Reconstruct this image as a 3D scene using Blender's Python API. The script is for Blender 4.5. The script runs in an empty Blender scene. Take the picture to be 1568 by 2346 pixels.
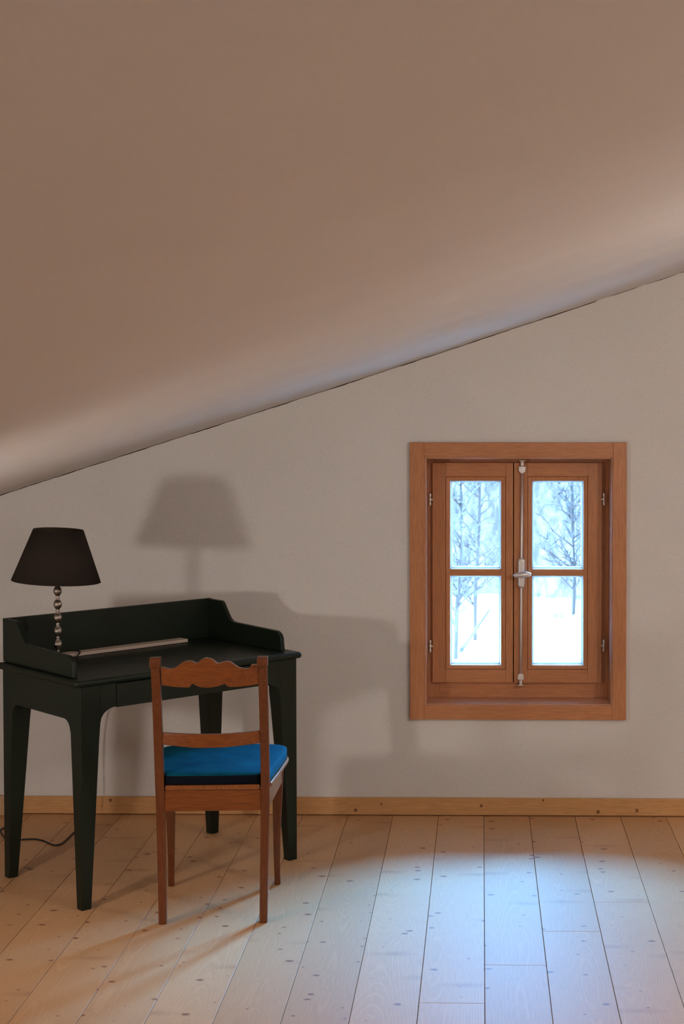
import bpy, bmesh, math, random
from mathutils import Vector, Matrix
from math import sin, cos, pi, radians as RAD

random.seed(7)
S = bpy.context.scene
COL = S.collection

# ------------------------------------------------------------------ camera
def make_camera():
    yaw, pitch, roll = 0.0183, 0.0316, -0.00037
    f = 3700.0
    fw = Vector((-sin(yaw)*cos(pitch), cos(yaw)*cos(pitch), -sin(pitch)))
    r = Vector((cos(yaw), sin(yaw), 0)); u = r.cross(fw)
    r2 = r*cos(roll)+u*sin(roll); u2 = -r*sin(roll)+u*cos(roll)
    cd = bpy.data.cameras.new('camera'); co = bpy.data.objects.new('camera', cd); COL.objects.link(co)
    m = Matrix((r2, u2, -fw)).transposed().to_4x4(); m.translation = Vector((0, 0, 1.7))
    co.matrix_world = m
    cd.sensor_fit = 'VERTICAL'; cd.sensor_height = 36; cd.sensor_width = 24
    cd.lens = f*36/2346
    cd.shift_x = -(1036.4-784)/2346; cd.shift_y = (1037.0-1173)/2346
    cd.clip_start = .05; cd.clip_end = 400
    cd.dof.use_dof = True; cd.dof.focus_distance = 6.2; cd.dof.aperture_fstop = 9.0
    S.camera = co
make_camera()
S.view_settings.view_transform = 'Standard'; S.view_settings.look = 'None'
S.view_settings.gamma = 1; S.view_settings.use_curve_mapping = False
S.view_settings.exposure = 0.0

# ------------------------------------------------------------------ world: a blue winter sky, brightest beyond the ridge
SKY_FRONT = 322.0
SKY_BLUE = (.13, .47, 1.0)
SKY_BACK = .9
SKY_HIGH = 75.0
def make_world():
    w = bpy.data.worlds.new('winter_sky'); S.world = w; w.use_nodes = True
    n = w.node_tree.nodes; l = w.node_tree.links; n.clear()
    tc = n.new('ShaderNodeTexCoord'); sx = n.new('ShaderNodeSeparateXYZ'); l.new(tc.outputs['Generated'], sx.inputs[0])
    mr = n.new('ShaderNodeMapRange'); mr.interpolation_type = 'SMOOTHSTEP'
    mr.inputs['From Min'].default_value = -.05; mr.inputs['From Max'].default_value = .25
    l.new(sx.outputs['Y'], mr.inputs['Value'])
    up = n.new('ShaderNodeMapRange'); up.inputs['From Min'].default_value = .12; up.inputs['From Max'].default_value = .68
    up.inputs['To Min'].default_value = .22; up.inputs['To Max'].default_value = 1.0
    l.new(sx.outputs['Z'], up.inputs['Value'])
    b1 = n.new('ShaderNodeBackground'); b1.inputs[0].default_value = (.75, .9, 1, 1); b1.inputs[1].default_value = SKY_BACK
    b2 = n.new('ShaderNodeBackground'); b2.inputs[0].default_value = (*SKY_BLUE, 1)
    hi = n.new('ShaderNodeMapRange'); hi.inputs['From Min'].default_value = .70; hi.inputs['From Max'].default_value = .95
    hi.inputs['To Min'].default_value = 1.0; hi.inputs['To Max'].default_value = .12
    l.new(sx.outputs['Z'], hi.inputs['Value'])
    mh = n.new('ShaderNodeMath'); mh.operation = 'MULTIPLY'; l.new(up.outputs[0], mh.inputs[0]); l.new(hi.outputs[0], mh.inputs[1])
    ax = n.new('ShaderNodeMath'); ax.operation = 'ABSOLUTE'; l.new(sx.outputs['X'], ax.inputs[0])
    az = n.new('ShaderNodeMapRange'); az.inputs['From Min'].default_value = .05; az.inputs['From Max'].default_value = .75   # gain towards the sides, added to widen the light pool on the floor
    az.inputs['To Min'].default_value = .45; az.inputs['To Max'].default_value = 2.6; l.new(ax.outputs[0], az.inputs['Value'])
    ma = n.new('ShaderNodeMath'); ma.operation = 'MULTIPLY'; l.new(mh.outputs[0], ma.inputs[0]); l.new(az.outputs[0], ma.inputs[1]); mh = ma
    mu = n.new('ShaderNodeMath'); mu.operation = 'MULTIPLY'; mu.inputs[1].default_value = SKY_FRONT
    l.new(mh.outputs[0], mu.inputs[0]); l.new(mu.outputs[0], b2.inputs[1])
    # added neutral white zone high up, out of view, to light the snow
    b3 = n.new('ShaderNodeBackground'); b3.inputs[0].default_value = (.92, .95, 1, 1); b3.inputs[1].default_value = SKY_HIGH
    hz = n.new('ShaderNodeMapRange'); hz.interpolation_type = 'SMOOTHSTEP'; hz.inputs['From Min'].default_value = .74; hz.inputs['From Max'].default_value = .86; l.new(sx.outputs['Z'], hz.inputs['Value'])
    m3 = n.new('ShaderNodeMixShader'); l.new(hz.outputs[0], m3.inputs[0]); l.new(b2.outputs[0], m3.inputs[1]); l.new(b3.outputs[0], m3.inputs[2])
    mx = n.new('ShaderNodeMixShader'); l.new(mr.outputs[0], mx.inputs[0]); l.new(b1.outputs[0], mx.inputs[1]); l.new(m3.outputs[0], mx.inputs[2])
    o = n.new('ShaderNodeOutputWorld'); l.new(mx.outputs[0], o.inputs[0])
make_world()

def light(name, kind, loc, power, color, size=.1, aim=None, spread=None, size_y=None):
    d = bpy.data.lights.new(name, kind); o = bpy.data.objects.new(name, d); COL.objects.link(o)
    o.location = loc; d.energy = power; d.color = color
    if kind == 'POINT': d.shadow_soft_size = size
    if kind == 'AREA':
        d.size = size
        if size_y: d.shape = 'RECTANGLE'; d.size_y = size_y
        if spread: d.spread = spread
    if aim is not None:
        o.rotation_euler = (Vector(aim)-Vector(loc)).to_track_quat('-Z', 'Y').to_euler()
    return o
# room lamps, all outside the frame: a low table lamp to the left, a lamp to the right; plus an added soft fill panel behind
lt = light('left_table_lamp_light', 'SPOT', (-2.12, 3.72, .99), 46, (1.0, .90, .82), .07, aim=(-.9, 5.22, 1.76))
lt.data.shadow_soft_size = .07; lt.data.spot_size = RAD(150); lt.data.spot_blend = .6
light('right_lamp_light', 'POINT', (1.85, 3.3, 2.12), 64, (1.0, .90, .82), .12)
light('room_fill_behind', 'AREA', (1.9, -.9, 1.75), 21, (1.0, .88, .80), .9, aim=(-.3, 6, .75))
# sky sampling aid for the window opening (gives no light of its own)
po = light('window_sky_portal', 'AREA', (.1523, 6.80, .985), 1, (1, 1, 1), .74, aim=(.1523, 0, .985), size_y=.96)
po.data.cycles.is_portal = True

# ------------------------------------------------------------------ materials
def mat(name, color, rough=.6, metal=0, spec=.5, build=None, sheen=0, coat=0):
    m = bpy.data.materials.new(name); m.use_nodes = True
    nt = m.node_tree; p = nt.nodes['Principled BSDF']
    p.inputs['Base Color'].default_value = (*color, 1); p.inputs['Roughness'].default_value = rough
    p.inputs['Metallic'].default_value = metal; p.inputs['Specular IOR Level'].default_value = spec
    p.inputs['Sheen Weight'].default_value = sheen; p.inputs['Coat Weight'].default_value = coat
    if build: build(nt, p)
    return m

def N(nt, t, **kw):
    n = nt.nodes.new(t)
    for k, v in kw.items():
        if k in n.inputs.keys(): n.inputs[k].default_value = v
        else: setattr(n, k, v)
    return n

def ramp(nt, stops):
    r = nt.nodes.new('ShaderNodeValToRGB'); e = r.color_ramp.elements
    while len(e) > 1: e.remove(e[-1])
    e[0].position = stops[0][0]; e[0].color = (*stops[0][1], 1)
    for p, c in stops[1:]:
        x = e.new(p); x.color = (*c, 1)
    return r

def mul(nt, a, b, fac=1.0):
    m = nt.nodes.new('ShaderNodeMix'); m.data_type = 'RGBA'; m.blend_type = 'MULTIPLY'
    m.inputs[0].default_value = fac; nt.links.new(a, m.inputs[6]); nt.links.new(b, m.inputs[7])
    return m.outputs[2]

def plaster(color, scale=260, strength=.25):
    def b(nt, p):
        L = nt.links
        tc = N(nt, 'ShaderNodeTexCoord')
        n1 = N(nt, 'ShaderNodeTexNoise', Scale=scale, Detail=4.0, Roughness=.6); L.new(tc.outputs['Object'], n1.inputs['Vector'])
        n2 = N(nt, 'ShaderNodeTexNoise', Scale=3.0, Detail=3.0); L.new(tc.outputs['Object'], n2.inputs['Vector'])
        r1 = ramp(nt, [(.3, tuple(c*.93 for c in color)), (.7, tuple(min(1, c*1.05) for c in color))]); L.new(n1.outputs['Fac'], r1.inputs[0])
        r2 = ramp(nt, [(.3, (.96, .96, .96)), (.7, (1, 1, 1))]); L.new(n2.outputs['Fac'], r2.inputs[0])
        L.new(mul(nt, r1.outputs[0], r2.outputs[0]), p.inputs['Base Color'])
        bp = N(nt, 'ShaderNodeBump', Strength=strength, Distance=.002); L.new(n1.outputs['Fac'], bp.inputs['Height'])
        L.new(bp.outputs[0], p.inputs['Normal'])
    return b

def wood(c_light, c_dark, axis='Z', freq=60.0, stretch=.05, bump=.15, knots=None, distort=1.5, band=.5):
    """straight grained timber; grain runs along the given object axis"""
    def b(nt, p):
        L = nt.links
        tc = N(nt, 'ShaderNodeTexCoord'); mp = N(nt, 'ShaderNodeMapping')
        sc = [1, 1, 1]; sc['XYZ'.index(axis)] = stretch
        mp.inputs['Scale'].default_value = sc
        oi = N(nt, 'ShaderNodeObjectInfo'); va = N(nt, 'ShaderNodeVectorMath', operation='ADD')
        L.new(tc.outputs['Object'], va.inputs[0]); L.new(oi.outputs['Random'], va.inputs[1])
        L.new(va.outputs[0], mp.inputs['Vector'])
        fine = N(nt, 'ShaderNodeTexNoise', Scale=freq*6, Detail=3.0); L.new(mp.outputs[0], fine.inputs['Vector'])
        big = N(nt, 'ShaderNodeTexNoise', Scale=freq*.35, Detail=4.0, Distortion=distort); L.new(mp.outputs[0], big.inputs['Vector'])
        mid = N(nt, 'ShaderNodeMath', operation='MULTIPLY'); mid.inputs[1].default_value = 9.0; L.new(big.outputs['Fac'], mid.inputs[0])
        fr = N(nt, 'ShaderNodeMath', operation='PINGPONG'); fr.inputs[1].default_value = .5; L.new(mid.outputs[0], fr.inputs[0])
        cm = tuple((a*.5+b_*.5) for a, b_ in zip(c_light, c_dark))
        r = ramp(nt, [(0, tuple(cm[i]*band+c_light[i]*(1-band) for i in range(3))), (.3, c_light), (.5, c_light)]); L.new(fr.outputs[0], r.inputs[0])
        rf = ramp(nt, [(.35, tuple(c_dark[i]/max(c_light[i], 1e-4)*.4+.6 for i in range(3))), (.6, (1, 1, 1))]); L.new(fine.outputs['Fac'], rf.inputs[0])
        col = mul(nt, r.outputs[0], rf.outputs[0])
        if knots:
            vs = N(nt, 'ShaderNodeTexVoronoi', Scale=knots[0]); vs.inputs['Randomness'].default_value = 1
            L.new(tc.outputs['Object'], vs.inputs['Vector'])
            rk = ramp(nt, [(0, (.28, .15, .09)), (knots[1]*.6, (.42, .25, .16)), (knots[1], (1, 1, 1))]); L.new(vs.outputs['Distance'], rk.inputs[0])
            col = mul(nt, col, rk.outputs[0])
        L.new(col, p.inputs['Base Color'])
        bp = N(nt, 'ShaderNodeBump', Strength=bump, Distance=.001); L.new(fine.outputs['Fac'], bp.inputs['Height']); L.new(bp.outputs[0], p.inputs['Normal'])
    return b

M = {}
M['wall'] = mat('wall_plaster', (.74, .72, .70), .95, spec=.1, build=plaster((.74, .72, .70)))
M['ceiling'] = mat('ceiling_plaster', (.74, .72, .70), .95, spec=.1, build=plaster((.74, .72, .70), 260, .2))
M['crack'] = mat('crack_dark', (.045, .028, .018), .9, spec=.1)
for ax in 'XZ':
    M['larch'+ax] = mat('larch_wood_'+ax, (.5, .22, .09), .38, spec=.5, build=wood((.56, .235, .10), (.30, .10, .036), ax, 60, .05, .2))
for ax in 'XZ':
    M['lining'+ax] = mat('varnished_larch_'+ax, (.5, .22, .09), .42, spec=.8, build=wood((.56, .235, .10), (.30, .10, .036), ax, 60, .05, .1), coat=1.0)
    M['lining'+ax].node_tree.nodes['Principled BSDF'].inputs['Coat Roughness'].default_value = .42
M['pine'] = mat('pine_skirting', (.6, .36, .16), .55, spec=.3, build=wood((.66, .37, .155), (.42, .2, .07), 'X', 60, .05, .15))
M['pine_pale'] = mat('pine_pale', (.6, .42, .28), .6, spec=.3, build=wood((.62, .40, .24), (.42, .23, .12), 'Z', 50, .08, .15))
M['knot'] = mat('knot_wood', (.23, .10, .038), .6, spec=.3)
M['chair'] = mat('chair_wood', (.3, .1, .03), .35, spec=.3, build=wood((.155, .042, .0105), (.06, .013, .003), 'Z', 40, .08, .05), coat=.4)
M['chairX'] = mat('chair_wood_x', (.3, .1, .03), .35, spec=.3, build=wood((.23, .064, .013), (.085, .019, .0035), 'X', 40, .08, .05), coat=.4)
M['seatwood'] = mat('chair_seat_wood', (.3, .1, .03), .25, spec=.5, build=wood((.28, .085, .02), (.12, .03, .006), 'Y', 40, .08, .05), coat=.6)
def satin(nt, p):
    L = nt.links; tc = N(nt, 'ShaderNodeTexCoord'); n1 = N(nt, 'ShaderNodeTexNoise', Scale=220.0, Detail=2.0); L.new(tc.outputs['Object'], n1.inputs['Vector'])
    bp = N(nt, 'ShaderNodeBump', Strength=.12, Distance=.001); L.new(n1.outputs['Fac'], bp.inputs['Height']); L.new(bp.outputs[0], p.inputs['Normal'])
M['desk'] = mat('desk_dark_green_paint', (.0072, .0130, .0072), .42, spec=.28, build=satin)
M['shade_out'] = mat('lamp_shade_fabric', (.028, .021, .017), .95, spec=.1, build=satin)
M['shade_in'] = mat('lamp_shade_lining', (.06, .045, .034), .9, spec=.1)
M['pewter'] = mat('brushed_pewter', (.40, .35, .31), .36, 1)
M['steel'] = mat('brushed_steel', (.78, .76, .74), .45, .85)
M['black'] = mat('black_rubber', (.008, .007, .007), .5)
M['strip'] = mat('beige_strip', (.62, .5, .42), .5, spec=.3, build=satin)
def velvet(nt, p):
    L = nt.links; tc = N(nt, 'ShaderNodeTexCoord'); n1 = N(nt, 'ShaderNodeTexNoise', Scale=14.0, Detail=5.0); L.new(tc.outputs['Object'], n1.inputs['Vector'])
    r = ramp(nt, [(.3, (.002, .060, .105)), (.7, (.003, .090, .150))]); L.new(n1.outputs['Fac'], r.inputs[0]); L.new(r.outputs[0], p.inputs['Base Color'])
M['velvet'] = mat('blue_velvet', (.01, .11, .24), .9, spec=.05, build=velvet)
M['velvet_side'] = mat('black_cushion_side', (.004, .006, .012), .9, spec=.1)
M['spacer'] = mat('glazing_spacer', (.8, .85, .88), .4)
M['snow'] = mat('snow', (.85, .87, .9), .9, spec=.1)

def make_glass():
    m = bpy.data.materials.new('window_glass'); m.use_nodes = True; nt = m.node_tree; nt.nodes.clear(); L = nt.links
    t = N(nt, 'ShaderNodeBsdfTransparent'); t.inputs[0].default_value = (.96, .98, .98, 1)
    g = N(nt, 'ShaderNodeBsdfGlossy', Roughness=.01)
    fr = N(nt, 'ShaderNodeFresnel', IOR=1.45); mx = N(nt, 'ShaderNodeMixShader')
    L.new(fr.outputs[0], mx.inputs[0]); L.new(t.outputs[0], mx.inputs[1]); L.new(g.outputs[0], mx.inputs[2])
    o = N(nt, 'ShaderNodeOutputMaterial'); L.new(mx.outputs[0], o.inputs[0])
    return m
M['glass'] = make_glass()

def floor_mat():
    """pale soaped softwood boards running along Y; UV.x = across the board (m), UV.y = along (m) + board offset"""
    def b(nt, p):
        L = nt.links
        uv = N(nt, 'ShaderNodeUVMap', uv_map='board')
        at = N(nt, 'ShaderNodeAttribute', attribute_name='tone')
        # growth rings of a flat-sawn board: straight at the edges, pointed arches where the saw grazed a ring
        uc = N(nt, 'ShaderNodeUVMap', uv_map='local'); su = N(nt, 'ShaderNodeSeparateXYZ'); L.new(uc.outputs[0], su.inputs[0])
        mw = N(nt, 'ShaderNodeMapping'); mw.inputs['Scale'].default_value = (6, .9, 1); L.new(uc.outputs[0], mw.inputs['Vector'])
        wn = N(nt, 'ShaderNodeTexNoise', Scale=1.0, Detail=2.0, noise_dimensions='2D'); L.new(mw.outputs[0], wn.inputs['Vector'])
        ww = N(nt, 'ShaderNodeMath', operation='MULTIPLY_ADD'); ww.inputs[1].default_value = .035; L.new(wn.outputs['Fac'], ww.inputs[0]); L.new(su.outputs[0], ww.inputs[2])
        hn = N(nt, 'ShaderNodeTexNoise', Scale=.42, Detail=1.0, noise_dimensions='1D'); L.new(su.outputs[1], hn.inputs['W'])
        hh = N(nt, 'ShaderNodeMapRange'); hh.inputs['From Min'].default_value = .25; hh.inputs['From Max'].default_value = .75; hh.inputs['To Min'].default_value = .0; hh.inputs['To Max'].default_value = .13
        L.new(hn.outputs['Fac'], hh.inputs['Value'])
        q1 = N(nt, 'ShaderNodeMath', operation='MULTIPLY'); L.new(ww.outputs[0], q1.inputs[0]); L.new(ww.outputs[0], q1.inputs[1])
        q2 = N(nt, 'ShaderNodeMath', operation='MULTIPLY_ADD'); L.new(hh.outputs[0], q2.inputs[0]); L.new(hh.outputs[0], q2.inputs[1]); L.new(q1.outputs[0], q2.inputs[2])
        big = N(nt, 'ShaderNodeMath', operation='SQRT'); L.new(q2.outputs[0], big.inputs[0])
        # knots
        mk = N(nt, 'ShaderNodeMapping'); mk.inputs['Scale'].default_value = (.72, 1.0, 1); L.new(uv.outputs[0], mk.inputs['Vector'])
        nk = N(nt, 'ShaderNodeTexNoise', Scale=60.0, Detail=1.0); L.new(mk.outputs[0], nk.inputs['Vector'])
        ad = N(nt, 'ShaderNodeMixRGB', blend_type='ADD'); ad.inputs[0].default_value = .006; L.new(mk.outputs[0], ad.inputs[1]); L.new(nk.outputs['Color'], ad.inputs[2])
        vk = N(nt, 'ShaderNodeTexVoronoi', Scale=8.4, voronoi_dimensions='2D'); L.new(ad.outputs[0], vk.inputs['Vector'])
        # only some cells carry a knot, each with its own size
        sep = N(nt, 'ShaderNodeSeparateColor'); L.new(vk.outputs['Color'], sep.inputs[0])
        dv = N(nt, 'ShaderNodeMath', operation='DIVIDE'); sz = N(nt, 'ShaderNodeMapRange'); sz.inputs['From Min'].default_value = .25; sz.inputs['From Max'].default_value = 1
        sz.inputs['To Min'].default_value = .012; sz.inputs['To Max'].default_value = .10
        L.new(sep.outputs[0], sz.inputs['Value']); L.new(vk.outputs['Distance'], dv.inputs[0]); L.new(sz.outputs[0], dv.inputs[1])
        rk = ramp(nt, [(0, (.30, .17, .12)), (.55, (.42, .26, .19)), (.85, (.80, .68, .60)), (1, (1, 1, 1))]); L.new(dv.outputs[0], rk.inputs[0])
        # rings bend round the knots
        kd = N(nt, 'ShaderNodeMapRange', interpolation_type='SMOOTHSTEP'); kd.inputs['From Min'].default_value = 0; kd.inputs['From Max'].default_value = .30
        kd.inputs['To Min'].default_value = .014; kd.inputs['To Max'].default_value = 0; L.new(vk.outputs['Distance'], kd.inputs['Value'])
        sm = N(nt, 'ShaderNodeMath', operation='ADD'); L.new(big.outputs[0], sm.inputs[0]); L.new(kd.outputs[0], sm.inputs[1])
        rg = N(nt, 'ShaderNodeMath', operation='MULTIPLY'); rg.inputs[1].default_value = 165.0; L.new(sm.outputs[0], rg.inputs[0])
        pp = N(nt, 'ShaderNodeMath', operation='PINGPONG'); pp.inputs[1].default_value = .5; L.new(rg.outputs[0], pp.inputs[0])
        rr = ramp(nt, [(0, (1.0, 1.0, 1.0)), (.10, (.98, .975, .97)), (.2, (.925, .91, .895)), (.5, (.945, .935, .925))]); L.new(pp.outputs[0], rr.inputs[0])
        fi = N(nt, 'ShaderNodeMapping'); fi.inputs['Scale'].default_value = (1, .03, 1); L.new(uv.outputs[0], fi.inputs['Vector'])
        fn = N(nt, 'ShaderNodeTexNoise', Scale=420.0, Detail=2.0); L.new(fi.outputs[0], fn.inputs['Vector'])
        rf = ramp(nt, [(.3, (.91, .89, .87)), (.65, (1, 1, 1))]); L.new(fn.outputs['Fac'], rf.inputs[0])
        base = ramp(nt, [(0, (.565, .31, .143)), (.5, (.62, .348, .166)), (1, (.675, .385, .19))]); L.new(at.outputs['Fac'], base.inputs[0])
        c = mul(nt, base.outputs[0], rr.outputs[0], 1.0); c = mul(nt, c, rf.outputs[0]); c = mul(nt, c, rk.outputs[0], .9)
        # long pale-grey branch traces lying across the board
        ms = N(nt, 'ShaderNodeMapping'); ms.inputs['Scale'].default_value = (.30, 1.0, 1); L.new(uv.outputs[0], ms.inputs['Vector'])
        v2 = N(nt, 'ShaderNodeTexVoronoi', Scale=4.6, voronoi_dimensions='2D'); L.new(ms.outputs[0], v2.inputs['Vector'])
        r2 = ramp(nt, [(0, (.66, .58, .53)), (.05, (.84, .79, .76)), (.13, (1, 1, 1))]); L.new(v2.outputs['Distance'], r2.inputs[0])
        c = mul(nt, c, r2.outputs[0], .6)
        L.new(c, p.inputs['Base Color'])
        bp = N(nt, 'ShaderNodeBump', Strength=.25, Distance=.0006); L.new(pp.outputs[0], bp.inputs['Height']); L.new(bp.outputs[0], p.inputs['Normal'])
    return mat('soaped_floorboards', (.65, .45, .3), .55, spec=.35, build=b)
M['floor'] = floor_mat()
M['gap'] = mat('floor_gap_dark', (.05, .025, .012), .9, spec=.05)

# ------------------------------------------------------------------ mesh helpers
def tagp(o, label=None, category=None, group=None, kind=None):
    if label: o['label'] = label
    if category: o['category'] = category
    if group: o['group'] = group
    if kind: o['kind'] = kind
    return o

def obj(name, bm, m, parent=None, smooth=False, bevel=0, seg=2, loc=None, rotz=0):
    bmesh.ops.recalc_face_normals(bm, faces=bm.faces)
    me = bpy.data.meshes.new(name); bm.to_mesh(me); bm.free()
    for x in (m if isinstance(m, (list, tuple)) else [m]): me.materials.append(x)
    o = bpy.data.objects.new(name, me); COL.objects.link(o)
    if parent: o.parent = parent
    if loc is not None: o.location = loc; o.rotation_euler = (0, 0, rotz)
    if smooth:
        for p in me.polygons: p.use_smooth = True
    if bevel:
        b = o.modifiers.new('bevel', 'BEVEL'); b.width = bevel; b.segments = seg; b.limit_method = 'ANGLE'; b.angle_limit = RAD(35)
        b.harden_normals = False
        for p in me.polygons: p.use_smooth = True
        w = o.modifiers.new('wn', 'WEIGHTED_NORMAL'); w.keep_sharp = True
    return o

def empty(name, loc=(0, 0, 0), rotz=0):
    o = bpy.data.objects.new(name, None); COL.objects.link(o); o.location = loc; o.rotation_euler = (0, 0, rotz)
    o.empty_display_size = .1
    return o

def box(bm, x0, x1, y0, y1, z0, z1, mi=0):
    v = [bm.verts.new(p) for p in ((x0, y0, z0), (x1, y0, z0), (x1, y1, z0), (x0, y1, z0), (x0, y0, z1), (x1, y0, z1), (x1, y1, z1), (x0, y1, z1))]
    for f in ((0, 3, 2, 1), (4, 5, 6, 7), (0, 1, 5, 4), (1, 2, 6, 5), (2, 3, 7, 6), (3, 0, 4, 7)):
        bm.faces.new([v[i] for i in f]).material_index = mi
    return v

def loft(bm, secs, close=True, mi=0):
    """secs: list of lists of points, each ring with the same count"""
    rings = [[bm.verts.new(p) for p in s] for s in secs]
    n = len(rings[0])
    for a, b in zip(rings, rings[1:]):
        for i in range(n):
            bm.faces.new((a[i], a[(i+1) % n], b[(i+1) % n], b[i])).material_index = mi
    if close:
        bm.faces.new(rings[0][::-1]).material_index = mi; bm.faces.new(rings[-1]).material_index = mi
    return rings

def rect(cx, cy, z, w, d, tilt=0):
    return [(cx-w/2, cy-d/2, z), (cx+w/2, cy-d/2, z), (cx+w/2, cy+d/2, z), (cx-w/2, cy+d/2, z)]

def prism(bm, pts, fn0, fn1):
    """extrude a 2D outline between the two mappings"""
    a = [bm.verts.new(fn0(*p)) for p in pts]; b = [bm.verts.new(fn1(*p)) for p in pts]
    n = len(pts)
    for i in range(n): bm.faces.new((a[i], a[(i+1) % n], b[(i+1) % n], b[i]))
    bm.faces.new(a[::-1]); bm.faces.new(b)

def tube(bm, pts, r, n=8, taper=None, caps=True):
    pts = [Vector(p) for p in pts]; rings = []
    up = Vector((0, 0, 1))
    for i, p in enumerate(pts):
        t = (pts[min(i+1, len(pts)-1)]-pts[max(i-1, 0)]).normalized()
        a = t.cross(up)
        if a.length < 1e-3: a = t.cross(Vector((1, 0, 0)))
        a.normalize(); b = t.cross(a).normalized()
        rr = r if taper is None else taper[i]
        rings.append([bm.verts.new(p+(a*cos(2*pi*k/n)+b*sin(2*pi*k/n))*rr) for k in range(n)])
    for x, y in zip(rings, rings[1:]):
        for k in range(n): bm.faces.new((x[k], x[(k+1) % n], y[(k+1) % n], y[k]))
    if caps: bm.faces.new(rings[0][::-1]); bm.faces.new(rings[-1])

def smoothpath(pts, k=6):
    """Catmull-Rom through the points"""
    P = [Vector(p) for p in pts]; P = [P[0]*2-P[1]]+P+[P[-1]*2-P[-2]]; out = []
    for i in range(1, len(P)-2):
        for j in range(k):
            t = j/k; a, b, c, d = P[i-1], P[i], P[i+1], P[i+2]
            out.append(.5*((2*b)+(-a+c)*t+(2*a-5*b+4*c-d)*t*t+(-a+3*b-3*c+d)*t**3))
    out.append(P[-2]); return out

def lathe(bm, prof, n=32, cx=0, cy=0, rib=0, ribn=12):
    rings = []
    for r, z in prof:
        rings.append([bm.verts.new((cx+r*(1+rib*cos(ribn*2*pi*k/n))*cos(2*pi*k/n), cy+r*(1+rib*cos(ribn*2*pi*k/n))*sin(2*pi*k/n), z)) for k in range(n)])
    for x, y in zip(rings, rings[1:]):
        for k in range(n): bm.faces.new((x[k], x[(k+1) % n], y[(k+1) % n], y[k]))
    return rings

def nb(): return bmesh.new()
def struct(name, bm, m, **kw):
    return tagp(obj(name, bm, m, **kw), kind='structure')

# ------------------------------------------------------------------ room shell
WY = 6.594            # inner face of the gable wall
CZ, CS = 1.960, .3243  # ceiling plane z = CZ + CS*x at the gable wall
XL, XR, YB = -2.75, 3.6, -2.6
OX0, OX1, OZ0, OZ1 = -.245, .548, .442, 1.486     # wall opening

def cz(x): return CZ+CS*x

bm = nb()
box(bm, XL-.3, OX0, WY, WY+.215, -.2, 4.0); box(bm, OX1, XR+.3, WY, WY+.215, -.2, 4.0)
box(bm, OX0, OX1, WY, WY+.215, -.2, OZ0); box(bm, OX0, OX1, WY, WY+.215, OZ1, 4.0)
# cut the wall off along the roof slope outside
bmesh.ops.bisect_plane(bm, geom=bm.verts[:]+bm.edges[:]+bm.faces[:], plane_co=(0, 0, CZ+.08), plane_no=Vector((-CS, 0, 1)).normalized(), clear_outer=True)
struct('wall_back', bm, M['wall'])
bm = nb(); box(bm, XL-.2, XL, YB, WY, -.1, cz(XL)+.3); struct('wall_left', bm, M['wall'])
bm = nb(); box(bm, XR, XR+.2, YB, WY, -.1, cz(XR)+.3); struct('wall_right', bm, M['wall'])
bm = nb(); box(bm, XL-.2, XR+.2, YB-.2, YB, -.1, cz(XR)+.3); struct('wall_front', bm, M['wall'])

# hand-plastered sloping ceiling: gentle sags and ridges across the rafters
def sag(x, y):
    d = WY-y
    q = max(0, min(1, (x+1.9)/2.7)); W = .85*(1-q)+.50*q; A_ = .025*(1-q)+.013*q
    t = max(0, min(1, d/W)); u = max(0, min(1, (d-1.6)/2.6))
    h = -A_*t*t*(3-2*t)+A_*u*u*(3-2*u)
    g = max(0, min(1, (x+.9)/1.8))
    rp = max(0, min(1, d/.7)); rp = rp*rp*(3-2*rp)
    h += rp*g*(.0038*sin(d*8.0+.6*sin(x*1.3)) + .0062*(.7+.3*sin(x*2.3+d))*sin(d*16.5+x*.6+.7*sin(d*2.2)+1.0))*math.exp(-((d-2.5)/1.1)**2)
    h += .0012*sin(x*2.1+y*1.7)+.0010*sin(x*3.7-y*.9+2)
    k = max(0, min(1, d/.3))
    return h*k - .006*math.exp(-((x+.55)/.9)**2)*math.exp(-(d/.5)**2)
bm = nb(); nx, ny = 70, 260; G = []
for j in range(ny+1):
    y = YB-.1+(WY+.02-(YB-.1))*j/ny; row = []
    for i in range(nx+1):
        x = XL-.1+(XR+.1-(XL-.1))*i/nx
        row.append(bm.verts.new((x, y, cz(x)+sag(x, y))))
    G.append(row)
for j in range(ny):
    for i in range(nx): bm.faces.new((G[j][i], G[j+1][i], G[j+1][i+1], G[j][i+1]))
top = [bm.verts.new((x, y, cz(x)+.07)) for x, y in ((XL-.1, YB-.1), (XR+.1, YB-.1), (XR+.1, WY+.02), (XL-.1, WY+.02))]
bm.faces.new(top)
struct('ceiling', bm, M['ceiling'], smooth=True)

# hairline crack where the ceiling plaster meets the gable wall
bm = nb(); x = -2.2; jog = 0; pts = []; seg = 0
while x < 1.2:
    if abs(x-.48) < .012: jog = .006
    elif x > .5: jog = .002
    pts.append((x, WY-.001, cz(x)+sag(x, WY)-.0016+jog+random.uniform(-.0011, .0011)))
    x += .02
rr = [.0011*(.6+.75*abs(sin(i*.21)+.5*sin(i*.67)))+.0002 for i in range(len(pts))]
tube(bm, pts, .001, 5, taper=rr)
struct('trim_1', bm, M['crack'])

# roof overhang outside (seen from below it caps the sky)
bm = nb()
for a, b in ((XL-1.2, XR+1),):
    v = []
    for y in (WY+.05, 8.14):
        for x in (a, b):
            v.append((x, y, cz(x)+.09)); v.append((x, y, cz(x)+.33))
    V = [bm.verts.new(p) for p in v]
    for f in ((0, 2, 3, 1), (4, 5, 7, 6), (0, 1, 5, 4), (2, 6, 7, 3), (1, 3, 7, 5), (0, 4, 6, 2)): bm.faces.new([V[i] for i in f])
struct('trim_2', bm, M['pine'])

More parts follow.
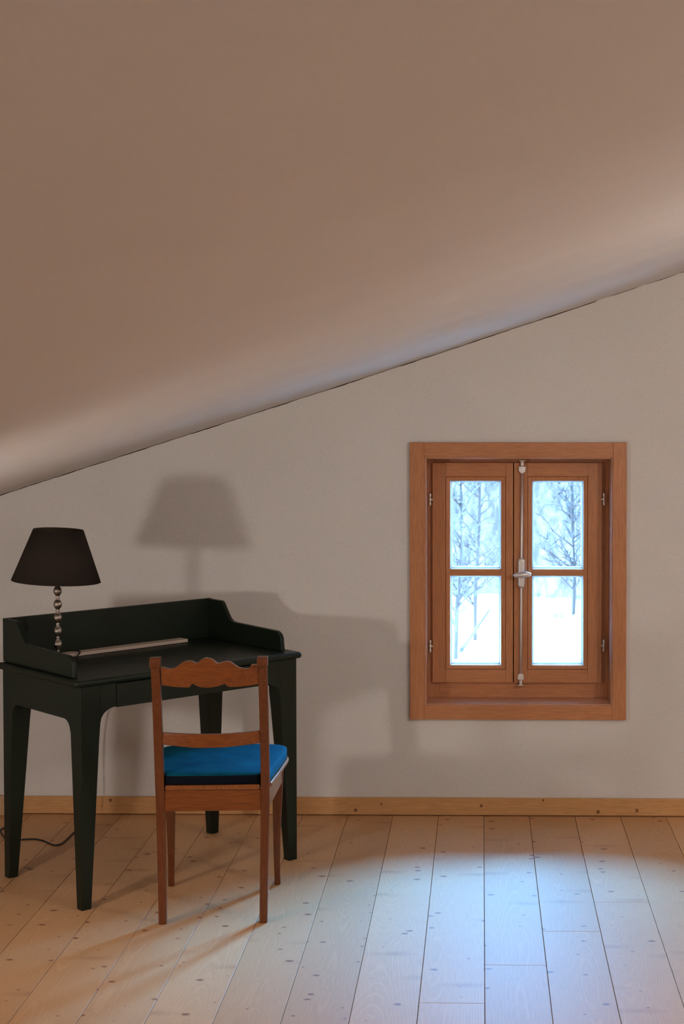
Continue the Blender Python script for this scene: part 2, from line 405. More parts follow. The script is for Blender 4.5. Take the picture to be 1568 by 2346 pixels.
# floorboards: one floor, boards with real gaps
PW = .1866; OFF = .0093
joints = {2: [5.4446], 1: [5.1385], 0: [4.8259], -1: [4.5147]}
bm = nb(); uvl = bm.loops.layers.uv.new('board'); uv2 = bm.loops.layers.uv.new('local'); tone = bm.faces.layers.float.new('tone')
k0, k1 = int((XL-OFF)/PW)-1, int((XR-OFF)/PW)+1
for k in range(k0, k1+1):
    x0 = OFF+k*PW; x1 = x0+PW; js = joints.get(k)
    if js is None: js = [random.uniform(1.2, 3.9)]
    js = [YB]+[j for j in ([js[0]-3.9] if js[0] > 1.6 else [])]+js+[WY]
    for a, b in zip(js, js[1:]):
        g = .0009; off = random.uniform(0, 90); t = random.random(); off2 = random.uniform(0, 9); t2 = random.random()
        X0, X1, Y0, Y1 = max(x0+g, XL), min(x1-g, XR), a+g, b-g
        if X1 <= X0: continue
        c = .0006
        lo = [bm.verts.new(p) for p in ((X0, Y0, -.02), (X1, Y0, -.02), (X1, Y1, -.02), (X0, Y1, -.02))]
        mi_ = [bm.verts.new(p) for p in ((X0, Y0, -c), (X1, Y0, -c), (X1, Y1, -c), (X0, Y1, -c))]
        tp = [bm.verts.new(p) for p in ((X0+c, Y0+c, 0), (X1-c, Y0+c, 0), (X1-c, Y1-c, 0), (X0+c, Y1-c, 0))]
        fs = [bm.faces.new(tp)]
        for q in range(4):
            fs.append(bm.faces.new((lo[q], lo[(q+1) % 4], mi_[(q+1) % 4], mi_[q]))); fs.append(bm.faces.new((mi_[q], mi_[(q+1) % 4], tp[(q+1) % 4], tp[q])))
        for f in fs:
            f[tone] = t
            for lp in f.loops: lp[uvl].uv = (lp.vert.co.x-x0+off2, lp.vert.co.y+off); lp[uv2].uv = (lp.vert.co.x-x0-PW/2+(t2-.5)*.10, lp.vert.co.y+off)
f = box(bm, XL-.1, XR+.1, YB-.1, WY+.1, -.1, -.006, 1)
struct('floor', bm, [M['floor'], M['gap']])

# skirting board with its knots
bm = nb(); box(bm, XL, XR, WY-.018, WY, .0035, .0735)
sk = struct('baseboard_back', bm, M['pine'], bevel=.002)
bm = nb(); box(bm, -2.3, -1.895, WY-.05, WY-.0185, .001, .081)
struct('baseboard_left', bm, M['pine_pale'], bevel=.003)
bm = nb()
for x, z, r in ((-1.5292, .0601, .006), (-.5177, .0228, .0065), (-.4118, .0485, .0045), (-.0014, .043, .006), (.2525, .0729-.006, .0045), (.4777, .0199, .007), (.6365, .0259, .0065)):
    n = 14; vs = [bm.verts.new((x+r*cos(2*pi*i/n)*(1+.2*sin(3*i)), WY-.0184, z+r*1.15*sin(2*pi*i/n))) for i in range(n)]; bm.faces.new(vs)
obj('wood_knots', bm, M['knot'], sk)

# ------------------------------------------------------------------ window
win = empty('window_1', (.1484, WY, .398)); win['kind'] = 'structure'
WO = Vector((.1484, WY, .398))
def wobj(name, bm, m, parent=win, **kw):
    o = obj(name, bm, m, parent, **kw)
    # vertices are written in room coordinates: bring them into the window's frame
    o.data.transform(Matrix.Translation(-WO)); return o
# casing: stiles run full height, head and bottom rail between them
CX0, CX1, CZ0, CZ1 = -.294, .5908, .3978, 1.5341
IX0, IX1, IZ0, IZ1 = -.2351, .5345, .457, 1.4726
fy = WY-.020
for nm, a in (('casing_stile', (CX0, IX0, CZ0, CZ1)), ('casing_stile', (IX1, CX1, CZ0, CZ1))):
    bm = nb(); box(bm, a[0], a[1], fy, WY, a[2], a[3]); wobj(nm, bm, M['larchZ'], bevel=.0022)
for nm, a in (('casing_head', (IX0, IX1, IZ1, CZ1-.0004)), ('casing_sill_rail', (IX0, IX1, CZ0+.0004, IZ0))):
    bm = nb(); box(bm, a[0], a[1], fy+.0006, WY, a[2], a[3]); wobj(nm, bm, M['larchX'], bevel=.0016)
# reveal lining, four boards
lx0, lx1, lz0, lz1 = -.2248, .5288, .4623, 1.4661
ly0, ly1 = WY-.011, 6.742
for a, mm in (((OX0+.001, lx0, OZ0+.001, OZ1-.001), 'liningZ'), ((lx1, OX1-.001, OZ0+.001, OZ1-.001), 'liningZ')):
    bm = nb(); box(bm, a[0], a[1], ly0, ly1, a[2], a[3]); wobj('lining_jamb', bm, M[mm], bevel=.0022)
bm = nb(); box(bm, lx0, lx1, ly0, ly1, lz1, OZ1-.001); wobj('lining_head', bm, M['liningX'], bevel=.0022)
bm = nb(); box(bm, lx0, lx1, ly0, ly1, OZ0+.001, lz0); wobj('window_sill', bm, M['liningX'], bevel=.0022)
# fixed outer frame
fy0, fy1 = 6.724, 6.79
bm = nb()
box(bm, lx0, -.176, fy0, fy1, lz0, lz1); box(bm, .470, lx1, fy0, fy1, lz0, lz1)
wobj('fixed_frame_jambs', bm, M['larchZ'], bevel=.001)
bm = nb(); box(bm, -.176, .470, fy0, fy1, lz0, .556); box(bm, -.176, .470, fy0, fy1, 1.42, lz1)
wobj('fixed_frame_rails', bm, M['larchX'], bevel=.001)
# sashes
def sash(x0, x1, g0, g1, bx0, bx1, lab):
    z0, z1 = .5285, 1.4464; sy0, sy1 = 6.704, 6.764
    bz0, bz1 = .5834, 1.3892; gz = [(.6012, .973), (1.0031, 1.3698)]
    bm = nb(); box(bm, x0, bx0, sy0, sy1, z0, z1); box(bm, bx1, x1, sy0, sy1, z0, z1)
    s = wobj('sash', bm, M['larchZ'], bevel=.0016); s['label'] = lab
    bm = nb(); box(bm, bx0, bx1, sy0+.0003, sy1, z0, bz0); box(bm, bx0, bx1, sy0+.0003, sy1, bz1, z1)
    o = obj('sash_rails', bm, M['larchX'], s, bevel=.0012); o.data.transform(Matrix.Translation(-WO))
    # glazing bead: a small sloping moulding round the opening
    bm = nb()
    def ring(a0, a1, c0, c1, y): return [(a0, y, c0), (a1, y, c0), (a1, y, c1), (a0, y, c1)]
    e = .0028
    rings = [ring(bx0, bx1, bz0, bz1, sy0+.006), ring(bx0+e, bx1-e, bz0+e, bz1-e, sy0+.0025), ring(g0-.004, g1+.004, gz[0][0]-.004, gz[1][1]+.004, sy0+.004), ring(g0, g1, gz[0][0], gz[1][1], sy0+.008), ring(g0, g1, gz[0][0], gz[1][1], sy0+.056)]
    R_ = [[bm.verts.new(p) for p in r] for r in rings]
    for a, b in zip(R_, R_[1:]):
        for i in range(4): bm.faces.new((a[i], a[(i+1) % 4], b[(i+1) % 4], b[i]))
    o = obj('glazing_bead', bm, M['larchZ'], s); o.data.transform(Matrix.Translation(-WO))
    bm = nb(); box(bm, g0-.001, g1+.001, sy0+.007, sy0+.05, gz[0][1], gz[1][0])
    o = obj('glazing_bar', bm, M['larchX'], s, bevel=.004); o.data.transform(Matrix.Translation(-WO))
    for c0, c1 in gz:
        bm = nb(); box(bm, g0+.0005, g1-.0005, sy0+.030, sy0+.034, c0+.0005, c1-.0005)
        o = obj('pane', bm, M['glass'], s); o.data.transform(Matrix.Translation(-WO))
        bm = nb(); t = .0065; a0, a1 = g0+.0008, g1-.0008; y0, y1 = sy0+.0355, sy0+.047; c0 += .0008; c1 -= .0008
        box(bm, a0, a0+t, y0, y1, c0, c1); box(bm, a1-t, a1, y0, y1, c0, c1); box(bm, a0+t, a1-t, y0, y1, c0, c0+t); box(bm, a0+t, a1-t, y0, y1, c1-t, c1)
        o = obj('glazing_spacer', bm, M['spacer'], s); o.data.transform(Matrix.Translation(-WO)); o['label'] = 'thin pale edge strip of the double glazing'
sash(-.2052, .1309, -.1308, .0801, -.1507, .1009, 'left sash of the window')
sash(.1345, .4998, .211, .4234, .1908, .4419, 'right sash of the window, carrying the metal bolt')
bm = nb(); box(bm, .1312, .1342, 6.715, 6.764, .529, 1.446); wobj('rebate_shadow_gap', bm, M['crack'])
# hinges
for hx, sx, (h0, h1) in ((-.2142, 1, (1.267, 1.3178)), (-.2142, 1, (.6534, .7064)), (.5077, -1, (1.2688, 1.3214)), (.5077, -1, (.6589, .71))):
    bm = nb(); h = h1-h0
    for q in range(3):
        a = h0+h*q/3+.0004; b = h0+h*(q+1)/3-.0004
        lathe(bm, [(0, a), (.0044, a), (.0050, a+.001), (.0050, b-.001), (.0044, b), (0, b)], 14, hx, 6.700)
    box(bm, min(hx, hx+sx*.011), max(hx, hx+sx*.011), 6.7005, 6.7035, (h0+h1)/2-.004, (h0+h1)/2+.004)
    wobj('hinge', bm, M['steel'], smooth=True)
# surface bolt with an oval turning knob
bx = lambda z: .1627+(z-.53)*(.1682-.1627)/.9
ry = 6.694
bm = nb(); tube(bm, [(bx(z), ry, z) for z in (.5242, .8, 1.1, 1.451)], .0051, 14)
bolt = wobj('espagnolette_bolt', bm, M['steel'], smooth=True); bolt['label'] = 'brushed metal rod bolt on the right sash'
def bobj(name, bm, m=M['steel'], **kw):
    o = obj(name, bm, m, bolt, **kw); o.data.transform(Matrix.Translation(-WO)); return o
def plate(x, zc, w, h, round_top, round_bot, y0, y1):
    pts = []; r = w/2
    if round_top: pts += [(x+r*cos(a), zc+h/2-r+r*sin(a)) for a in [pi*i/12 for i in range(13)]]
    else: pts += [(x+r, zc+h/2), (x-r, zc+h/2)]
    if round_bot: pts += [(x+r*cos(a), zc-h/2+r+r*sin(a)) for a in [pi+pi*i/12 for i in range(13)]]
    else: pts += [(x-r, zc-h/2), (x+r, zc-h/2)]
    bm = nb(); prism(bm, pts, lambda a, b: (a, y0, b), lambda a, b: (a, y1, b)); return bm
bobj('rod_guide', plate(bx(1.417), 1.417, .0300, .031, False, True, 6.688, 6.704), bevel=.003)
bobj('rod_guide', plate(bx(.5555), .5555, .0270, .028, True, False, 6.688, 6.704), bevel=.003)
bobj('bolt_housing', plate(bx(.989), .989, .0296, .1255, True, True, 6.678, 6.704), bevel=.009, seg=5)
bm = nb()
for zz in (.938, 1.040):
    for q in (-1, 1): 
        lathe_r = lathe(bm, [(0, 0), (.0016, 0), (.0012, .0012), (0, .0015)], 8)
        for rg in lathe_r:
            for v in rg: v.co = Vector((bx(zz)+q*.0085+v.co.x, 6.6858-v.co.z, zz+v.co.y))
bobj('screws', bm, smooth=True)
bm = nb(); box(bm, bx(1.455)-.012, bx(1.455)+.012, 6.686, 6.702, 1.452, 1.4575); bobj('strike_plate', bm, bevel=.0012)
bm = nb(); box(bm, bx(.5205)-.0115, bx(.5205)+.0115, 6.686, 6.7235, .5185, .5225); bobj('strike_plate', bm, bevel=.0012)
bm = nb(); box(bm, bx(1.443)-.0062, bx(1.443)+.0062, 6.689, 6.700, 1.433, 1.452); bobj('bolt_end', bm, bevel=.0015)
bm = nb(); box(bm, bx(.534)-.0058, bx(.534)+.0058, 6.689, 6.700, .5225, .541); bobj('bolt_end', bm, bevel=.0015)
bm = nb(); bmesh.ops.create_uvsphere(bm, u_segments=32, v_segments=18, radius=1)
for v in bm.verts: v.co = Vector((v.co.x*.0385, v.co.y*.013, v.co.z*.0125))
bmesh.ops.rotate(bm, verts=bm.verts, cent=(0, 0, 0), matrix=Matrix.Rotation(-.07, 3, 'Y'))
bmesh.ops.translate(bm, verts=bm.verts, vec=(.1672, 6.655, .985))
kb = bobj('turning_knob', bm, smooth=True)
bm = nb(); tube(bm, [(.1665, 6.682, .985), (.1665, 6.660, .985)], .0065, 14); bobj('knob_neck', bm, smooth=True)

# ------------------------------------------------------------------ desk (local: x along the front, y to the back)
A = RAD(44.0); FL = Vector((-1.3337, 5.315, 0))
desk = empty('writing_desk', FL, A)
tagp(desk, 'dark green painted writing desk with curved raised gallery, standing askew below the sloping ceiling', 'desk')
DL, DD, TT, TB = .901, .541, .774, .750
def leg(sx, sy, nm='leg'):
    """outer faces plumb, inner faces tapering"""
    ox = 0 if sx > 0 else DL; oy = 0 if sy > 0 else DD
    secs = []
    for z, w, d in ((0, .036, .034), (.56, .0705, .066), (.63, .0762, .070), (TB, .0762, .070)):
        x0, x1 = ox, ox+sx*w; y0, y1 = oy, oy+sy*d
        x0, x1 = min(x0, x1), max(x0, x1); y0, y1 = min(y0, y1), max(y0, y1)
        secs.append([(x0, y0, z), (x1, y0, z), (x1, y1, z), (x0, y1, z)])
    bm = nb(); loft(bm, secs); return obj(nm, bm, M['desk'], desk, bevel=.0022)
for sx in (1, -1):
    for sy in (1, -1): leg(sx, sy)
def arc(cx, cz_, rx, rz, a0, a1, n=8): return [(cx+rx*cos(a0+(a1-a0)*i/n), cz_+rz*sin(a0+(a1-a0)*i/n)) for i in range(n+1)]
th = .020
# front aprons beside the drawer, with the curved brackets
def front_piece(mir):
    pts = [(.0765, TB), (.137, TB), (.137, .6705)]
    pts = [(.0765, TB), (.1365, TB), (.1365, .670)] + arc(.1365, .624, .060, .046, pi/2, pi, 8)[1:]
    if mir: pts = [(DL-a, b) for a, b in pts][::-1]
    bm = nb(); prism(bm, pts, lambda a, b: (a, .0004, b), lambda a, b: (a, th, b)); obj('front_apron', bm, M['desk'], desk, bevel=.0012)
front_piece(False); front_piece(True)
bm = nb(); box(bm, .1395, DL-.1395, 0, th, .667, TB-.003); box(bm, .16, DL-.16, th, .40, .680, TB-.01)
obj('drawer', bm, M['desk'], desk, bevel=.0014)
# side aprons
for xo in (0.0004, DL-th-.0004):
    pts = [(.070, TB), (DD-.070, TB)] + arc(DD-.112, .592, .042, .040, 0, pi/2, 8) + arc(.112, .592, .042, .040, pi/2, pi, 8)
    bm = nb(); prism(bm, pts, lambda a, b: (xo, a, b), lambda a, b: (xo+th, a, b)); obj('side_apron', bm, M['desk'], desk, bevel=.0012)
bm = nb(); pts = [(.0765, TB), (DL-.0765, TB)] + arc(DL-.1185, .592, .042, .045, 0, pi/2, 8) + arc(.1185, .592, .042, .045, pi/2, pi, 8)
prism(bm, pts, lambda a, b: (a, DD-th, b), lambda a, b: (a, DD-.0004, b)); obj('back_apron', bm, M['desk'], desk, bevel=.0012)
bm = nb(); box(bm, -.024, DL+.020, -.012, DD+.002, TB, TT); obj('tabletop', bm, M['desk'], desk, bevel=.0115, seg=5)
# gallery
def gprof():
    p = [(DD-.020, TT+.001), (DD-.020, .9275), (.452, .9275), (.440, .9262), (.430, .920), (.415, .900), (.396, .875), (.385, .864), (.372, .8565), (.355, .8525)]
    p += [(.115, .8475)] + [(.055+.045+.0*i, .8475) for i in ()]
    p += arc(.092, .812, .040, .0355, pi/2, pi, 8) + [(.0475, TT+.001)]
    return p
for nm, xo in (('gallery_side', .001), ('gallery_side', .868)):
    bm = nb(); prism(bm, gprof(), lambda a, b: (xo, a, b), lambda a, b: (xo+.017, a, b)); obj(nm, bm, M['desk'], desk, bevel=.0028)
bm = nb(); box(bm, .001, .885, DD-.0195, DD-.001, TT+.001, .9290); obj('gallery_back', bm, M['desk'], desk, bevel=.002)

# pale strip lying at the back of the desk top
strip = empty('flat_strip', FL+Matrix.Rotation(A, 3, 'Z') @ Vector((.475, .492, TT)), A+.035)
bm = nb(); box(bm, -.272, .264, -.028, .022, .0015, .0135)
strip_m = obj('flat_strip', bm, M['strip'], None, bevel=.001)
strip_m.location = strip.location; strip_m.rotation_euler = strip.rotation_euler; bpy.data.objects.remove(strip); strip_m.name = 'flat_strip'
tagp(strip_m, 'long pale beige flat strip lying on the desk top against the raised back', 'strip')

# ------------------------------------------------------------------ table lamp
LP = Vector((-1.4945, 5.645, TT)); lamp = empty('table_lamp', LP)
tagp(lamp, 'table lamp with dark brown tapered shade on a beaded pewter stem, on the green desk', 'lamp')
bm = nb(); lathe(bm, [(0, 0), (.043, 0), (.045, .003), (.043, .007), (.02, .012), (.008, .014), (0, .014)], 40); obj('base', bm, M['pewter'], lamp, smooth=True)
prof = [(.0, .012), (.007, .013)]
for k in range(6):
    c = 1.034-TT-.0474*(5-k)
    if c-.0185 < .013: prof += [(.0055, .014)]
    for i in range(9):
        t = -1+2*i/8; prof.append((.0055+.0092*cos(t*pi/2)**1.0, c+t*.0185))
    prof += [(.0062, c+.0205), (.0066, c+.0237), (.0062, c+.0268)]
prof += [(.006, .300), (.006, .315), (0, .315)]
bm = nb(); lathe(bm, prof, 48, rib=.035, ribn=12); obj('stem', bm, M['pewter'], lamp, smooth=True)
bm = nb(); lathe(bm, [(0, .312), (.013, .312), (.013, .37), (.010, .372), (0, .372)], 20); obj('bulb_holder', bm, M['black'], lamp, smooth=True)
zt, zb, rt, rb = 1.2505-TT, 1.0690-TT, .0868, .1545
bm = nb(); n = 64
def cone(r0, z0, r1, z1, mi):
    a = [bm.verts.new((r0*cos(2*pi*k/n), r0*sin(2*pi*k/n), z0)) for k in range(n)]; b = [bm.verts.new((r1*cos(2*pi*k/n), r1*sin(2*pi*k/n), z1)) for k in range(n)]
    for k in range(n): bm.faces.new((a[k], a[(k+1) % n], b[(k+1) % n], b[k])).material_index = mi
    return a, b
a, b = cone(rb, zb, rt, zt, 0); c, d = cone(rb-.002, zb, rt-.002, zt, 1)
for k in range(n):
    bm.faces.new((a[k], a[(k+1) % n], c[(k+1) % n], c[k])); bm.faces.new((b[k], b[(k+1) % n], d[(k+1) % n], d[k]))
bmesh.ops.rotate(bm, verts=bm.verts, cent=(0, 0, (zt+zb)/2), matrix=Matrix.Rotation(RAD(3.0), 3, 'Y'))
bmesh.ops.recalc_face_normals(bm, faces=bm.faces)
obj('lamp_shade', bm, [M['shade_out'], M['shade_in']], lamp, smooth=True)
bm = nb()
for q in range(3):
    an = q*2*pi/3+.4; tube(bm, [(0, 0, .368), (rt*.5*cos(an), rt*.5*sin(an), .40), (rt*.97*cos(an), rt*.97*sin(an), zt-.012)], .0012, 6)
obj('shade_carrier', bm, M['pewter'], lamp, smooth=True)
# flex on the table
def DW(s, u, z): return FL+Matrix.Rotation(A, 3, 'Z') @ Vector((s, u, z))
cp = [DW(.155, .36, TT+.006), DW(.20, .385, TT+.005), DW(.235, .425, TT+.010), DW(.262, .455, TT+.0145), DW(.272, .487, TT+.0145), DW(.245, .510, TT+.0135), DW(.215, .516, TT+.004)]
cp = [p-LP for p in cp]
bm = nb(); tube(bm, smoothpath(cp), .0024, 8); obj('flex', bm, M['black'], lamp, smooth=True)

# ------------------------------------------------------------------ cord on the floor
cpts = [(-1.9078, 6.3118), (-1.8764, 6.2414), (-1.8478, 6.1913), (-1.8134, 6.1669), (-1.7832, 6.1799), (-1.7341, 6.187), (-1.6935, 6.1627), (-1.6616, 6.1262), (-1.635, 6.1022), (-1.6147, 6.1209), (-1.6086, 6.1954), (-1.6073, 6.2909), (-1.6005, 6.365)]
bm = nb(); tube(bm, smoothpath([(x, y, .0034) for x, y in cpts]+[(-1.598, 6.395, .03), (-1.597, 6.40, .12), (-1.595, 6.38, .40), (-1.575, 6.20, .62), tuple(FL+Matrix.Rotation(A, 3, 'Z') @ Vector((.24, .552, .735)))]), .0034, 8)
cord = obj('power_cord', bm, M['black'], smooth=True); tagp(cord, 'thin black power cord looping over the floorboards behind the desk legs', 'cord')
bm = nb(); bmesh.ops.create_uvsphere(bm, u_segments=18, v_segments=12, radius=1)
for v in bm.verts: v.co = Vector((v.co.x*.013-1.893, v.co.y*.018+6.37, v.co.z*.022+.022))
bmesh.ops.recalc_face_normals(bm, faces=bm.faces)
pl = obj('plug', bm, M['black'], cord, smooth=True)
bm = nb(); tube(bm, smoothpath([(-1.9078, 6.3118, .0034), (-1.905, 6.33, .004), (-1.897, 6.345, .007), (-1.893, 6.358, .014)]), .0034, 8); obj('cord_end', bm, M['black'], cord, smooth=True)

# ------------------------------------------------------------------ chair (local: y forward towards the desk)
CA = RAD(4.0); CO = Vector((-.8757, 5.2075, 0))
chair = empty('dining_chair', CO, CA)
tagp(chair, 'reddish brown wooden chair with scalloped crest rail standing in front of the green desk', 'chair')
def post(sg):
    path = [(0, .1632, -.002, .026, .028), (.20, .1662, .004, .0268, .029), (.37, .1692, .006, .028, .030), (.455, .1705, .002, .029, .031), (.55, .1708, -.016, .0292, .029), (.70, .1704, -.052, .0292, .026), (.80, .1700, -.080, .029, .0245), (.856, .1698, -.097, .029, .024)]
    bm = nb(); loft(bm, [rect(sg*x, y, z, w, d) for z, x, y, w, d in path]); p = obj('back_post', bm, M['chair'], chair, bevel=.0035, seg=3)
    # little rolled cap on top
    pts = [(-.118, .857), (-.121, .864), (-.121, .874), (-.117, .882), (-.110, .8865), (-.096, .888), (-.085, .887), (-.083, .883), (-.083, .857)]
    bm = nb(); prism(bm, pts, lambda a, b: (sg*.1698-.0168, a, b), lambda a, b: (sg*.1698+.0168, a, b)); obj('post_cap', bm, M['chair'], p, bevel=.0015)
post(-1); post(1)
def fleg(sg):
    path = [(0, .186, .412, .0205, .022), (.05, .1852, .406, .021, .0225), (.11, .1845, .400, .0225, .024), (.2, .1850, .398, .0265, .028), (.30, .1868, .4, .0325, .034), (.372, .1885, .4005, .0365, .038), (.440, .190, .4005, .0375, .039)]
    bm = nb(); secs = smoothpath([(sg*x, y, z) for z, x, y, w, d in path], 3)
    ws = smoothpath([(w, d, 0) for z, x, y, w, d in path], 3)
    loft(bm, [rect(c.x, c.y, c.z, w.x, w.y) for c, w in zip(secs, ws)]); obj('front_leg', bm, M['chair'], chair, bevel=.003, seg=3)
fleg(-1); fleg(1)
# seat rails
bm = nb(); box(bm, -.156, .156, -.006, .012, .3685, .4375); obj('rear_rail', bm, M['chairX'], chair, bevel=.0015)
bm = nb(); box(bm, -.168, .168, .395, .415, .3685, .4375); obj('front_rail', bm, M['chairX'], chair, bevel=.0015)
for sg in (-1, 1):
    bm = nb(); pts = [(.014, .3685), (.385, .3685), (.385, .4395), (.014, .4395)]
    f_ = lambda y: .180+(.2055-.180)*(y/.4)
    prism(bm, pts, lambda a, b: (sg*(f_(a)), a, b), lambda a, b: (sg*(f_(a)-.018), a, b)); obj('side_rail', bm, M['chairX'], chair, bevel=.0015)
# seat frame board
bm = nb()
sp = [(-.153, -.012), (.153, -.012), (.1565, .020), (.190, .022), (.2085, .18), (.2205, .30), (.226, .36), (.2275, .39), (.2245, .412), (.216, .429), (.196, .443), (.16, .451), (.08, .457), (0, .458), (-.08, .457), (-.16, .451), (-.196, .443), (-.214, .429), (-.2225, .412), (-.2255, .39), (-.224, .36), (-.2185, .30), (-.2065, .18), (-.188, .022), (-.1565, .020)]
prism(bm, sp, lambda a, b: (a, b, .4378), lambda a, b: (a, b, .4545)); obj('seat', bm, M['seatwood'], chair, bevel=.0055, seg=4)
# velvet pad
bm = nb()
half = [(.182, .028), (.1845, .04), (.193, .10), (.2045, .20), (.2160, .30), (.2205, .35), (.2215, .375), (.2195, .398), (.2125, .416), (.199, .430), (.178, .439), (.14, .446), (.08, .451), (.0, .4525)]
hs = smoothpath([(a, b, 0) for a, b in half], 4)
base = [(-.152, -.008), (-.06, -.012), (.06, -.012), (.152, -.008), (.157, .022)]+[(p.x, p.y) for p in hs]+[(-p.x*.985, p.y) for p in hs[::-1][1:]]+[(-.157, .022)]
cx, cy = 0, .21
def ringz(z, s): return [(cx+(a-cx)*s, cy+(b-cy)*s, z) for a, b in base]
layers = [(.4550, .975), (.4565, .995), (.465, 1.0), (.4855, 1.0)]
rings = loft(bm, [ringz(z, s) for z, s in layers], close=False, mi=1)
top = [(.4855, 1.0), (.4895, .99), (.492, .965), (.4950, .85), (.4965, .6), (.4975, .3), (.498, .02)]
tr = loft(bm, [ringz(z, s) for z, s in top], close=False, mi=0)
bm.faces.new(tr[-1]); bm.faces.new(rings[0][::-1]).material_index = 1
bmesh.ops.remove_doubles(bm, verts=bm.verts, dist=1e-5)
bm.normal_update()
for f in bm.faces:
    if f.material_index == 1 and f.calc_center_median().y > .03: f.material_index = 0
cush = obj('seat_pad', bm, [M['velvet'], M['velvet_side']], None, smooth=True)
cush.location = CO; cush.rotation_euler = (0, 0, CA)
tagp(cush, 'blue velvet seat pad with dark sides lying on the wooden chair', 'cushion')
# scalloped crest rail; outline measured on the drawing of the rail (units: 1/5.227 px)
tp = [(228, 250), (262, 256), (285, 268), (330, 278), (370, 274), (400, 262), (436, 240), (470, 212), (500, 194), (535, 183), (575, 180), (610, 187), (632, 199), (652, 208), (672, 206), (690, 190), (715, 167), (742, 153), (780, 147), (815, 151), (845, 163), (866, 181), (884, 200), (906, 213), (930, 213), (950, 205), (980, 195), (1015, 190), (1045, 193), (1072, 206), (1110, 238), (1150, 264), (1190, 277), (1235, 283), (1270, 280), (1288, 262), (1296, 236), (1320, 231), (1388, 231)]
bt = [(1388, 470), (1300, 487), (1200, 499), (1110, 505), (1050, 506), (1015, 497), (1000, 482), (990, 463), (955, 478), (900, 496), (840, 508), (780, 512), (720, 509), (680, 500), (645, 484), (615, 464), (600, 462), (588, 475), (572, 496), (560, 507), (500, 507), (430, 502), (330, 491), (228, 478)]
def conv(p):
    px = 330+p[0]/5.227; py = 1480+p[1]/5.227
    return ((px-482.5)*.001397, .8837-(py-1508)*.00139)
def bulge(x): return -.092-.030*(1-(x/.155)**2)
def bend_prism(name, pts, yc, t, m, bevel):
    bm = nb()
    # slice the outline in narrow columns so it can bend in plan
    pr = [bm.verts.new((a, 0, b)) for a, b in pts]; bm.faces.new(pr)
    for i in range(1, 30):
        x = -.158+.316*i/30
        bmesh.ops.bisect_plane(bm, geom=bm.verts[:]+bm.edges[:]+bm.faces[:], plane_co=(x, 0, 0), plane_no=(1, 0, 0))
    r = bmesh.ops.extrude_face_region(bm, geom=bm.faces[:])
    ev = [g for g in r['geom'] if isinstance(g, bmesh.types.BMVert)]
    es = set(ev)
    for v in bm.verts:
        y = yc(v.co.x, v.co.z); v.co.y = y+(t/2 if v in es else -t/2)
        v.co.z += getattr(bend_prism, 'lift', 0)*(1-(v.co.x/.155)**2)
    return obj(name, bm, m, chair, bevel=bevel, seg=3)
cr = [conv(p) for p in tp+bt]
bend_prism.lift = .004
bend_prism('crest_rail', cr, lambda x, z: -.088-.022*(1-(x/.155)**2)-(z-.83)*.2, .018, M['chairX'], .0035)
bend_prism.lift = 0
mr = [(-.157, .6335), (-.05, .6325), (.05, .6325), (.157, .6365), (.157, .5965), (.05, .589), (-.05, .588), (-.157, .5955)]
bend_prism('mid_rail', mr, lambda x, z: -.036-.026*(1-(x/.155)**2), .016, M['chairX'], .003)

# ------------------------------------------------------------------ outside: snowy slope, far wooded hillside, bare trees
def terrain(x, y):
    z = -1.25+.05*x
    z += .50*math.exp(-((x-.80)/.42)**2-((y-18.8)/.8)**2)
    e = 20.6-.35*x
    if y > e: z += min(7.0, (y-e)*.95)
    z += .05*sin(x*1.7+y*.6)+.03*sin(x*3.1-y*1.3)
    return z
bm = nb(); nx, ny = 120, 120; G = []
for j in range(ny+1):
    y = 7.4+(j/ny)*40; row = []
    for i in range(nx+1):
        t = i/nx*2-1; x = 40*t*abs(t)**.9
        row.append(bm.verts.new((x, y, terrain(x, y))))
    G.append(row)
for j in range(ny):
    for i in range(nx): bm.faces.new((G[j][i], G[j][i+1], G[j+1][i+1], G[j+1][i]))
def snowhill(nt, p):
    L = nt.links; tc = N(nt, 'ShaderNodeTexCoord'); sx = N(nt, 'ShaderNodeSeparateXYZ'); L.new(tc.outputs['Object'], sx.inputs[0])
    mp = N(nt, 'ShaderNodeMapping'); mp.inputs['Scale'].default_value = (1, .30, .30); L.new(tc.outputs['Object'], mp.inputs['Vector'])
    n1 = N(nt, 'ShaderNodeTexNoise', Scale=6.5, Detail=6.0, Roughness=.75); L.new(mp.outputs[0], n1.inputs['Vector'])
    r = ramp(nt, [(.42, (.042, .028, .0245)), (.58, (.098, .066, .0575))]); L.new(n1.outputs['Fac'], r.inputs[0])
    m = N(nt, 'ShaderNodeMix', data_type='RGBA'); k = N(nt, 'ShaderNodeMapRange'); k.inputs['From Min'].default_value = -1.15; k.inputs['From Max'].default_value = -.8
    L.new(sx.outputs['Z'], k.inputs['Value']); L.new(k.outputs[0], m.inputs[0]); m.inputs[6].default_value = (.88, .80, .72, 1); L.new(r.outputs[0], m.inputs[7])
    L.new(m.outputs[2], p.inputs['Base Color'])
M['hill'] = mat('snow_and_scrub', (.8, .8, .8), .95, spec=.05, build=snowhill)
tg = obj('snowy_hillside', bm, M['hill'], smooth=True)
tagp(tg, 'snow covered slope with frosted scrub rising outside the window', 'hillside'); tg['kind'] = 'structure'

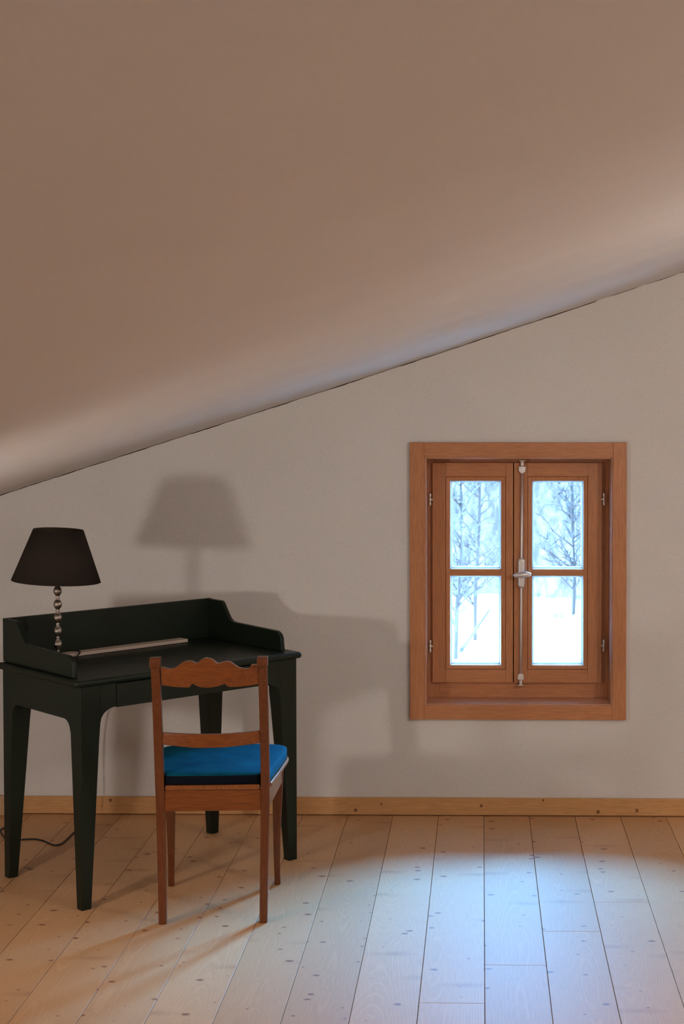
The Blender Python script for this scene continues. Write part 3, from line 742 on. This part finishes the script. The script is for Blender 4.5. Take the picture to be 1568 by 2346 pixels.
M['bark'] = mat('frosted_bark', (.062, .042, .037), .9, spec=.1)
def tree(h, lean, seed):
    rnd = random.Random(seed); bm = nb()
    P = [Vector((0, 0, -.3))]
    for i in range(1, 9): P.append(Vector((lean*i/8*h*.12+rnd.uniform(-.04, .04), rnd.uniform(-.04, .04), h*i/8)))
    tube(bm, P, .1, 8, taper=[.030*(1-.88*i/8) for i in range(9)])
    for _ in range(80):
        t = rnd.uniform(.08, .97); i = min(7, int(t*8)); b = P[i].lerp(P[i+1], t*8-i); a = rnd.uniform(0, 2*pi); ln = (1.15-t)*h*.13*rnd.uniform(.6, 1.2)
        d = Vector((cos(a), sin(a), rnd.uniform(.35, 1.2))).normalized(); q = [b]
        for s in range(1, 5): q.append(q[-1]+(d+Vector((rnd.uniform(-.3, .3), rnd.uniform(-.3, .3), rnd.uniform(-.1, .35)))).normalized()*ln/4)
        tube(bm, q, .02, 5, taper=[.012, .010, .008, .006, .004])
        for s in range(1, 5):
            for w in range(2):
                e = q[s]+Vector((rnd.uniform(-1, 1), rnd.uniform(-1, 1), rnd.uniform(0, 1.0))).normalized()*ln*.35
                tube(bm, [q[s], q[s].lerp(e, .5)+Vector((0, 0, .02)), e], .01, 4, taper=[.006, .005, .003])
    return bm
spots = [(-.31, 18.9, 0), (-.08, 20.3, 1), (1.15, 20.3, 2), (.45, 22.6, 0), (-.95, 19.9, 1), (1.95, 19.9, 2), (2.8, 20.4, 0), (-1.8, 20.6, 2)]
names = ['bare sapling at the lower left of the left window panes, nearest the snow', 'bare tree in the middle of the left window panes', 'bare tree at the right edge of the right window panes beside the snow mound', 'bare tree behind the snow mound, by the middle of the window']
first = {}
for i, (x, y, k) in enumerate(spots):
    if k not in first: o = first[k] = obj('bare_tree', tree((5.0, 5.6, 4.6)[k], (.3, -.4, .1)[k], 11+k), M['bark'], smooth=True)
    else: o = first[k].copy(); COL.objects.link(o)
    o.location = (x, y, terrain(x, y)); o.rotation_euler = (0, 0, i*1.9)
    tagp(o, names[i] if i < 4 else 'bare tree on the snowy hillside beside the view through the window', 'tree', 'bare trees on the hillside')
bm = nb(); q = smoothpath([(-.24, 18.7, -1.20), (-.15, 19.1, -1.12), (-.02, 19.6, -1.0), (.10, 20.0, -.88)], 4); tube(bm, q, .022, 7, taper=[.03-.0012*i for i in range(len(q))])
tagp(obj('fallen_branch', bm, M['bark'], smooth=True), 'fallen branch leaning over the snow outside the left window panes', 'branch')
